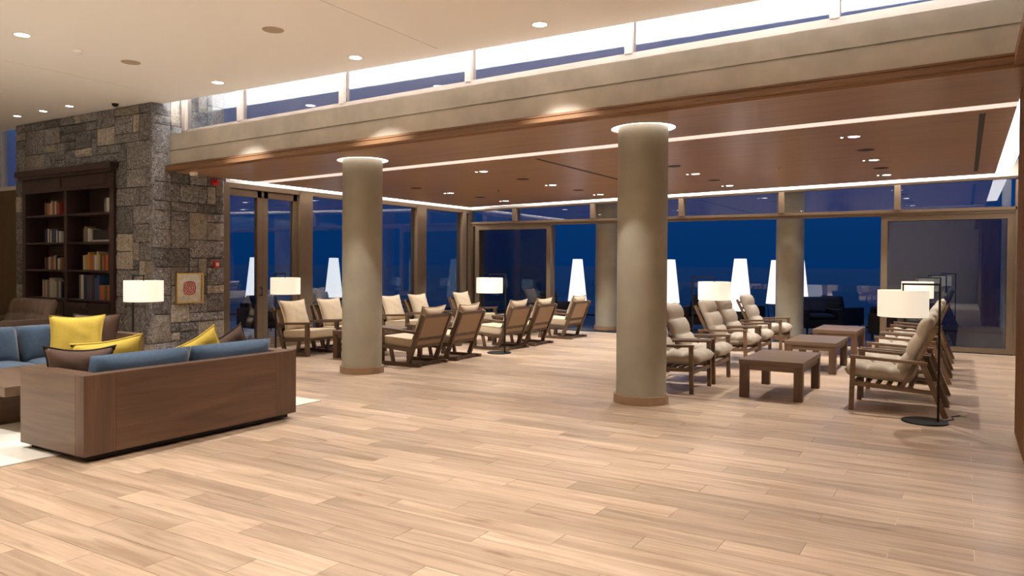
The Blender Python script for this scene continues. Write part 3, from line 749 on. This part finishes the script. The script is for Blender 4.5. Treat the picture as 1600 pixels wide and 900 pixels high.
# ---- chair type A: lounge chair with runner base, sling back and loose pillow (front towards local +x, front at x=0)
def chair_a():
    t = thing('lounge_chair', 'x', 'chair')
    wv = .35
    for s in (-1, 1):
        y = s * wv
        MB().box(-.80, .03, y - .03, y + .03, 0, .05).build('runner', 'chair_wood', t, bevel=.003)
        MB().box(-.05, .02, y - .03, y + .03, .05, .55).build('front_post', 'chair_wood', t, bevel=.003)
        MB().beam((-.56, y, .05), (-.86, y, .81), .05, .07, (1, 0, 0)).build('back_post', 'chair_wood', t, bevel=.003)
        MB().beam((.04, y, .57), (-.72, y, .53), .07, .04).build('armrest', 'chair_wood', t, bevel=.003)
        MB().beam((-.03, y, .29), (-.63, y, .25), .04, .06).build('seat_rail', 'chair_wood', t)
        MB().beam((-.26, y, .03), (-.20, y, .28), .04, .05, (1, 0, 0)).build('brace', 'chair_wood', t)
    back = lambda z: -.56 - (z - .05) / .76 * .30
    for z in (.785, .42, .30): MB().beam((back(z), -wv, z), (back(z), wv, z), .035, .05).build('back_rail', 'chair_wood', t)
    MB().beam((-.03, -wv, .28), (-.03, wv, .28), .05, .05).build('front_rail', 'chair_wood', t); MB().beam((-.70, -wv, .03), (-.70, wv, .03), .05, .04).build('floor_rail', 'chair_wood', t)
    MB().quadbox([(back(.43) - .008, -.325, .43), (back(.43) + .012, -.325, .43), (back(.43) + .012, .325, .43), (back(.43) - .008, .325, .43), (back(.78) - .008, -.325, .78), (back(.78) + .012, -.325, .78), (back(.78) + .012, .325, .78), (back(.78) - .008, .325, .78)]).build('sling_back', 'sling_tan', t)
    MB().quadbox([(back(.31) - .006, -.325, .31), (back(.31) + .01, -.325, .31), (back(.31) + .01, .325, .31), (back(.31) - .006, .325, .31), (back(.41) - .006, -.325, .41), (back(.41) + .01, -.325, .41), (back(.41) + .01, .325, .41), (back(.41) - .006, .325, .41)]).build('lower_sling', 'sling_tan', t)
    MB().box(-.33, .33, -.32, .32, 0, .145).build('seat_cushion', 'beige_fabric', t, (-.31, 0, .29), bevel=.028, rot=(0, -.05, 0))
    p = pillow_mesh(.62, .57, .17).build('pillow', 'beige_fabric', t, smooth=True); p.rotation_euler = (-.37, 0, PI / 2); p.location = (-.695, 0, .675)
    pillow_edge(.62, .57).build('piping', 'beige_fabric', p, smooth=True)
    return t
# ---- chair type B: armchair with slanted rear legs and quilted cushion
def chair_b():
    t = thing('armchair', 'x', 'chair')
    wv = .375
    for s in (-1, 1):
        y = s * wv
        MB().beam((-.005, y, 0), (-.02, y, .585), .04, .05, (1, 0, 0)).build('leg', 'chair_wood_b', t)
        MB().beam((-.92, y, 0), (-.70, y, .56), .035, .055, (1, 0, 0)).build('leg', 'chair_wood_b', t)
        MB().beam((.015, y, .60), (-.75, y, .565), .06, .032).build('armrest', 'chair_wood_b', t, bevel=.003)
        MB().beam((-.01, y, .30), (-.80, y, .26), .03, .045).build('side_rail', 'chair_wood_b', t)
        MB().beam((-.03, y * .86, .30), (-.62, y * .86, .27), .03, .04).build('seat_rail', 'chair_wood_b', t)
        MB().beam((-.50, y * .86, .28), (-.83, y * .86, .96), .03, .045, (1, 0, 0)).build('back_post', 'chair_wood_b', t)
    for k in range(6):
        x = -.06 - k * .105; MB().beam((x, -wv * .9, .325 - k * .006), (x, wv * .9, .325 - k * .006), .05, .014).build('seat_slat', 'chair_wood_b', t)
    for k in range(6):
        u = .12 + k * .16; MB().beam((-.50 - .33 * u, -wv * .88, .28 + .68 * u), (-.50 - .33 * u, wv * .88, .28 + .68 * u), .016, .045, (-.5, 0, .87)).build('back_slat', 'chair_wood_b', t)
    MB().beam((-.01, -wv, .27), (-.01, wv, .27), .03, .045).build('front_rail', 'chair_wood_b', t); MB().beam((-.80, -wv, .27), (-.80, wv, .27), .03, .04).build('rear_rail', 'chair_wood_b', t)
    puffy(.70, .66, .19, 3, 2, 8, .5, 9).build('seat_cushion', 'tuft_fabric', t, (-.265, 0, .325), smooth=True, rot=(0, -.06, 0))
    c = puffy(.70, .64, .16, 3, 1, 10, .5, 9).build('back_cushion', 'tuft_fabric', t, smooth=True)
    c.rotation_euler = (0, math.radians(66), 0); c.location = (-.70, 0, .70)
    return t
pairs = [(9.09, 9.84), (10.04, 10.78), (11.77, 12.50), (12.72, 13.45), (14.35, 15.09)]
pos_a = ['nearest the left round column', 'second from the left column', 'third, in the middle', 'fourth, next to last', 'last, by the far doors']
A = chair_a(); ua = False
lab_back = ['tan lounge chair turned its back to us, beside the left column', 'tan lounge chair with its back to us, second beyond the left column', 'tan lounge chair with its back to us, behind the lamp pole', 'tan lounge chair with its back to us, just beyond the lamp pole chair', 'tan lounge chair with its back to us, farthest, before the outside column']
lab_front = ['beige cushioned lounge chair beside the lamp near the stone wall', 'beige cushioned lounge chair half hidden by the left column', 'beige cushioned lounge chair against the glass, just right of the left column', 'beige cushioned lounge chair against the glass, second right of the left column', 'beige cushioned lounge chair in the far left corner of the glass']
jit = [.0, .02, -.015, .01, -.01]
for k, (a, b) in enumerate(pairs):
    place(A, ua, (-7.98 + jit[k], (a + b) / 2 + .02, 0), PI + jit[k], lab_back[k], 'tan lounge chairs around the left tables'); ua = True
for k, (a, b) in enumerate(pairs):
    place(A, ua, (-9.60 - jit[k], (a + b) / 2, 0), jit[k], lab_front[k], 'tan lounge chairs around the left tables')
Bc = chair_b(); ub = False
lab_bl = ['quilted wooden armchair facing right, nearest, beside the right column', 'quilted wooden armchair facing right, second from the right column', 'quilted wooden armchair facing right, under the left lamp of the group', 'quilted wooden armchair facing right, behind the lamp-side armchair', 'quilted wooden armchair facing right, farthest, before the outside column']
lab_br = ['quilted wooden armchair facing left, nearest, beside the black lamp', 'quilted wooden armchair facing left, second in the right row', 'quilted wooden armchair facing left, third in the right row', 'quilted wooden armchair facing left, fourth in the right row', 'quilted wooden armchair facing left, last of the right row by the glass']
for k, (a, b) in enumerate(pairs):
    place(Bc, ub, (-2.88, (a + b) / 2 + .0, 0), 0, lab_bl[k], 'quilted armchairs around the right tables'); ub = True
for k, (a, b) in enumerate(pairs):
    place(Bc, ub, (-1.075, (a + b) / 2 + .02, 0), PI, lab_br[k], 'quilted armchairs around the right tables')
# ---- tables
def low_table():
    t = thing('coffee_table', 'x', 'table')
    MB().box(-.37, .37, -.64, .64, .405, .465).build('tabletop', 'table_wood', t, bevel=.003)
    for sx_ in (-1, 1):
        for sy_ in (-1, 1): MB().box(min(sx_ * .365, sx_ * .265), max(sx_ * .365, sx_ * .265), min(sy_ * .635, sy_ * .535), max(sy_ * .635, sy_ * .535), 0, .405).build('leg', 'sofa_wood_end', t, bevel=.002)
    for s in (-1, 1):
        MB().box(-.265, .265, min(s * .62, s * .58), max(s * .62, s * .58), .34, .405).build('apron', 'table_wood', t); MB().box(min(s * .35, s * .31), max(s * .35, s * .31), -.535, .535, .34, .405).build('apron', 'sofa_wood', t)
    return t
T = low_table(); ut = False
for (x, ys, labs) in ((-1.975, (9.87, 12.53, 15.0), ('square-legged wooden table nearest us between the quilted armchairs', 'middle wooden table between the quilted armchairs', 'farthest wooden table between the quilted armchairs by the doors')),
                      (-8.77, (9.87, 12.53, 15.0), ('wooden table half hidden behind the left column', 'wooden table between the tan lounge chairs behind the lamp', 'farthest wooden table between the tan lounge chairs'))):
    for y, lb in zip(ys, labs):
        place(T, ut, (x, y, 0), 0, lb, 'low wooden tables in the lounge'); ut = True
# ---- floor lamps (pole at local origin, shade towards local +x)
def floor_lamp():
    t = thing('floor_lamp', 'x', 'lamp')
    b = MB().lathe([(0, 0), (.215, 0), (.22, .006), (.215, .014), (0, .016)], 40, .12, 0).build('base', 'black_metal', t); smooth_angle(b)
    MB().box(-.011, .011, -.011, .011, .014, 1.43).build('pole', 'black_metal', t)
    MB().beam((-.011, 0, 1.42), (.345, 0, 1.42), .02, .02).build('arm', 'black_metal', t); MB().tube([(.335, 0, 1.42), (.335, 0, 1.33)], .008, 8).build('hanger', 'black_metal', t)
    sh = MB().lathe([(.24, 1.08), (.24, 1.355), (.237, 1.355), (.237, 1.08)], 48, .335, 0, close=True).build('shade', 'lamp_shade', t); smooth_angle(sh)
    MB().lathe([(0, 1.19), (.03, 1.20), (.035, 1.24), (.02, 1.30), (.0, 1.31)], 14, .335, 0).build('bulb', 'lamp_bulb', t, smooth=True)
    MB().beam((.10, 0, 1.345), (.57, 0, 1.345), .012, .006).build('shade_spider', 'black_metal', t)
    return t
Lp = floor_lamp(); ul = False
LAMPS = [(-.215, 8.80, PI, 'black floor lamp with cream drum shade beside the nearest quilted armchair'), (-.34, 14.2, PI, 'floor lamp with cream drum shade far down the right armchair row'),
         (-3.60, 11.34, 0, 'floor lamp with cream drum shade above the left quilted armchairs'), (-7.05, 11.40, PI, 'floor lamp with cream drum shade standing among the tan lounge chairs'),
         (-10.003, 8.768, -.244, 'floor lamp with cream drum shade left of the left column'), (-9.60, 5.97, -.17, 'floor lamp with cream drum shade before the stone wall')]
for x, y, a, lb in LAMPS:
    place(Lp, ul, (x, y, .002), a, lb, 'cream drum floor lamps'); ul = True
    for z, w_, rot in ((1.22, 30, (0, 0, 0)), (1.26, 10, (PI, 0, 0))):
        spot(x + .335 * math.cos(a), y + .335 * math.sin(a), z + .002, w_, 120, .8, WARM2, .04, rot)
# power cord of the near lamp
t = thing('power_cord', 'thin black lamp cord with a white plug on the floor', 'cord', (-.2, 8.85, .0))
MB().tube([(.02, .0, .012), (.06, .10, .008), (.12, .22, .008), (.10, .38, .008), (.18, .5, .008)], .006, 6).build('cable', 'black_metal', t, smooth=True); MB().box(.16, .24, .49, .53, .002, .03).build('plug', 'white_plastic', t, bevel=.004)

# ---- outdoor lamps
def out_lamp():
    t = thing('outdoor_lamp', 'x', 'lamp')
    s_ = MB().lathe([(.26, .62), (.133, 1.78), (.0, 1.782)], 32).build('shade', 'outdoor_shade', t); smooth_angle(s_, 50)
    MB().lathe([(.17, 0), (.17, .03), (.02, .04), (.02, .62)], 20).build('stand', 'black_metal', t)
    for k in range(4):
        a = k * PI / 2 + .4; MB().tube([(.22 * math.cos(a), .22 * math.sin(a), .62), (.15 * math.cos(a), .15 * math.sin(a), .02)], .012, 6).build('leg', 'black_metal', t)
    return t
OL = out_lamp(); uo = False
for x, y, lb in ((-9.13, 18.55, 'tall white cone lamp outside, left of the half hidden outside column'), (-4.30, 16.95, 'tall white cone lamp outside, behind the lounge lamp of the right group'), (-4.30, 20.7, 'tall white cone lamp outside, left edge of the outside column'),
                 (-3.80, 21.1, 'tall white cone lamp outside, right edge of the outside column'), (-6.75, 19.3, 'tall white cone lamp outside, right edge of the right inside column'), (-15.9, 16.1, 'tall white cone lamp outside the left glass beside the left column'), (-17.9, 14.9, 'tall white cone lamp outside the first left glass door')):
    place(OL, uo, (x, y, -.02), 0, lb, 'white cone lamps on the terrace'); uo = True
# ---- outdoor seats
def out_chair():
    t = thing('outdoor_armchair', 'x', 'chair')
    MB().box(-.38, .38, -.40, .40, .16, .36).build('seat_body', 'wicker_dark', t, bevel=.02)
    MB().box(-.38, .38, .30, .42, .16, .72).build('back', 'wicker_dark', t, bevel=.02)
    for s in (-1, 1): MB().box(s * .40 - .06, s * .40 + .06, -.40, .42, .16, .60).build('arm', 'wicker_dark', t, bevel=.02)
    for x in (-.38, .38):
        for y in (-.34, .36): MB().lathe([(.02, 0), (.028, .17)], 8, x, y).build('leg', 'wicker_dark', t)
    puffy(.66, .66, .14, 1, 1, 8, 0).build('seat_cushion', 'outdoor_cushion', t, (0, -.06, .36), smooth=True)
    c = puffy(.64, .42, .14, 1, 1, 8, 0).build('back_cushion', 'outdoor_cushion', t, (0, .24, .66), smooth=True); c.rotation_euler = (1.25, 0, 0)
    return t
OC = out_chair(); uc = False
for x, y, a, lb in ((-3.05, 19.2, .6, 'dark wicker armchair outside right of the outside column'), (-2.75, 20.55, 2.6, 'dark wicker armchair outside, middle of the right opening'), (-1.6, 21.0, -1.4, 'dark wicker armchair outside near the glass balustrade'), (-1.25, 18.3, 1.2, 'dark wicker armchair outside behind the sliding door frame'),
                    (-7.9, 18.9, 2.9, 'dark wicker armchair outside left of the cone lamp row'), (-8.6, 20.0, .4, 'dark wicker armchair outside near the half hidden column'), (-5.6, 18.6, .2, 'dark wicker armchair outside behind the left quilted chairs'), (-5.0, 19.9, 2.4, 'dark wicker armchair outside between the cone lamps'),
                    (-13.6, 11.6, 1.4, 'dark wicker armchair outside the left glass door'), (-13.8, 13.6, 1.7, 'dark wicker armchair outside the left glass near the column'), (-10.0, 18.7, 3.0, 'dark wicker armchair outside the corner sliding door')):
    place(OC, uc, (x, y, -.02), a, lb, 'dark wicker armchairs on the terrace'); uc = True
for x, y, a, lb in ((-13.55, 11.55, 1.4, 'white cushion on the wicker chair outside the left glass door'), (-13.75, 13.55, 1.7, 'white cushion on the wicker chair outside near the left column')):
    add_pillow('outdoor_pillow', lb, (x, y, .72), (-.4, .2, a), .5, .45, .16, 'outdoor_white', 'outdoor_white', 'white cushions on the terrace')

# ---- ceiling fittings
def downlight(x, y, z, label, group, r=.075, twin=False, w=DOWN_W, cam=True, size=80):
    t = thing('downlight', label, 'downlight', (x, y, z), group=group)
    MB().lathe([(r, -.004), (r + .014, -.004), (r + .016, 0), (r, .0)], 28, close=True).build('trim_ring', 'white_plastic' if not twin else 'ceiling_wood', t)
    if twin:
        MB().lathe([(0, -.003), (r * .95, -.003), (r * .95, -.001), (0, -.001)], 24).build('lens', 'lens_glow', t)
        MB().lathe([(0, -.003), (r * .5, -.003), (r * .5, -.001), (0, -.001)], 18, -.16, 0).build('pilot_lens', 'lens_glow', t)
    else: MB().lathe([(0, -.003), (r, -.003), (r, -.001), (0, -.001)], 28).build('lens', 'lens_glow', t)
    spot(x, y, z - .02, w, size)
    return t
MD = [(-9.03, 4.32, 'round downlight in the main ceiling at the upper left corner'), (-6.43, 4.32, 'round downlight in the main ceiling at the top edge of the view'), (-9.0, 6.85, 'round downlight in the main ceiling left of the clerestory mullions'), (-6.43, 6.87, 'round downlight in the main ceiling, second above the beam'), (-3.86, 6.90, 'round downlight in the main ceiling, rightmost above the beam')]
for x, y, lb in MD: downlight(x, y, ZC, lb, 'main ceiling downlights')
for k, (x, lb) in enumerate(((-12.475, 'small wall-washing downlight, right of three above the bookcase'), (-13.28, 'small wall-washing downlight, middle of three above the bookcase'), (-14.13, 'small wall-washing downlight, left of three above the bookcase'))): downlight(x, 6.68, ZC, lb, 'bookcase downlights', .055, w=9)
for x in (-11.6, -9.0, -6.43, -3.86, -1.3):
    for y in (1.77, -.8, -3.4): 
        lb = 'round main ceiling downlight out of view, %s from the left, %s row' % ({-11.6: 'first', -9.0: 'second', -6.43: 'third', -3.86: 'fourth', -1.3: 'fifth'}[x], {1.77: 'overhead', -.8: 'middle rear', -3.4: 'last rear'}[y])
        downlight(x, y, ZC, lb, 'main ceiling downlights behind us', w=DOWN_W * 1.2)
for x, y, lb in ((-3.86, 4.32, 'round downlight in the main ceiling just above the view, over the middle'), (-1.3, 4.32, 'round downlight in the main ceiling just above the view, on the right'), (-1.3, 5.9, 'added unseen downlight above the view, brightening the floor on the right'), (-11.6, 4.32, 'round downlight in the main ceiling beyond the left edge of the view')): downlight(x, y, ZC, lb, 'main ceiling downlights above the view')  # the off-grid one nearest the beam is added to brighten the right floor
gx = [-9.205, -6.79, -4.0, -1.215]; gy = [10.28, 12.69, 14.88]
cn = ['leftmost', 'second', 'third', 'rightmost']; rn = ['near', 'middle', 'far']
for i, x in enumerate(gx):
    for j, y in enumerate(gy):
        downlight(x, y, zc(x, y), 'twin downlight in the timber ceiling, %s column, %s row' % (cn[i], rn[j]), 'timber ceiling downlights', .07, True, WOOD_W, size=100)
    for j, y in enumerate((11.55, 13.80)):
        t = thing('ceiling_speaker', 'dark round speaker in the timber ceiling, %s column, %s one' % (cn[i], ('nearer', 'farther')[j]), 'speaker', (x, y, zc(x, y)), group='dark ceiling speakers')
        MB().lathe([(0, -.006), (.10, -.006), (.11, 0), (0, 0)], 24).build('grille', 'dark_grille', t); MB().lathe([(.11, -.004), (.12, -.002), (.12, 0), (.11, 0)], 24, close=True).build('rim', 'black_metal', t)
for x, lb in ((-6.45, 'round plaster-coloured speaker in the main ceiling near the groove'), (-9.06, 'round plaster-coloured speaker in the main ceiling on the left')):
    t = thing('ceiling_speaker', lb, 'speaker', (x, 5.61, ZC), group='main ceiling speakers'); MB().lathe([(0, -.005), (.11, -.005), (.115, 0), (0, 0)], 28).build('grille', 'speaker_grille', t)
t = thing('smoke_detector', 'small white smoke detector on the main ceiling', 'detector', (-9.12, 4.98, ZC)); MB().lathe([(0, -.045), (.03, -.045), (.05, -.02), (.055, 0), (0, 0)], 20).build('housing', 'ceiling_paint', t); MB().lathe([(.032, -.036), (.04, -.034), (.04, -.030), (.032, -.030)], 20, close=True).build('vent_ring', 'dark_grille', t)
t = thing('security_camera', 'small dark dome camera on the main ceiling near the stone wall', 'camera', (-11.5, 6.86, ZC)); MB().lathe([(0, 0), (.06, 0), (.06, -.03), (.0, -.03)], 20).build('base', 'white_plastic', t); MB().lathe([(.05, -.03), (.045, -.06), (.025, -.078), (0, -.083)], 20).build('dome', 'black_metal', t, smooth=True)
for x, y0, y1, lb in ((-5.40, 9.58, 15.2, 'long dark slot diffuser in the timber ceiling by the right column'), (.14, 9.55, 15.24, 'long dark slot diffuser near the right edge of the timber ceiling')):
    o = MB().sbox(x - .03, x + .03, y0, y1, lambda a, b: zc(a, b) - .003, lambda a, b: zc(a, b) + .01).build('slot_diffuser', 'dark_grille'); tag(o, lb, 'air slot')
for x, y, lb in ((-2.62, 12.73, 'tiny sprinkler head in the right part of the timber ceiling'), (-8.1, 12.81, 'tiny sprinkler head in the left part of the timber ceiling')):
    t = thing('sprinkler', lb, 'sprinkler', (x, y, zc(x, y)), group='ceiling sprinklers'); MB().lathe([(.03, 0), (.03, -.006), (.008, -.01), (.008, -.035), (.018, -.037), (0, -.04)], 12).build('head', 'chrome', t)
print('stones', nstone, 'objects', len(bpy.data.objects))
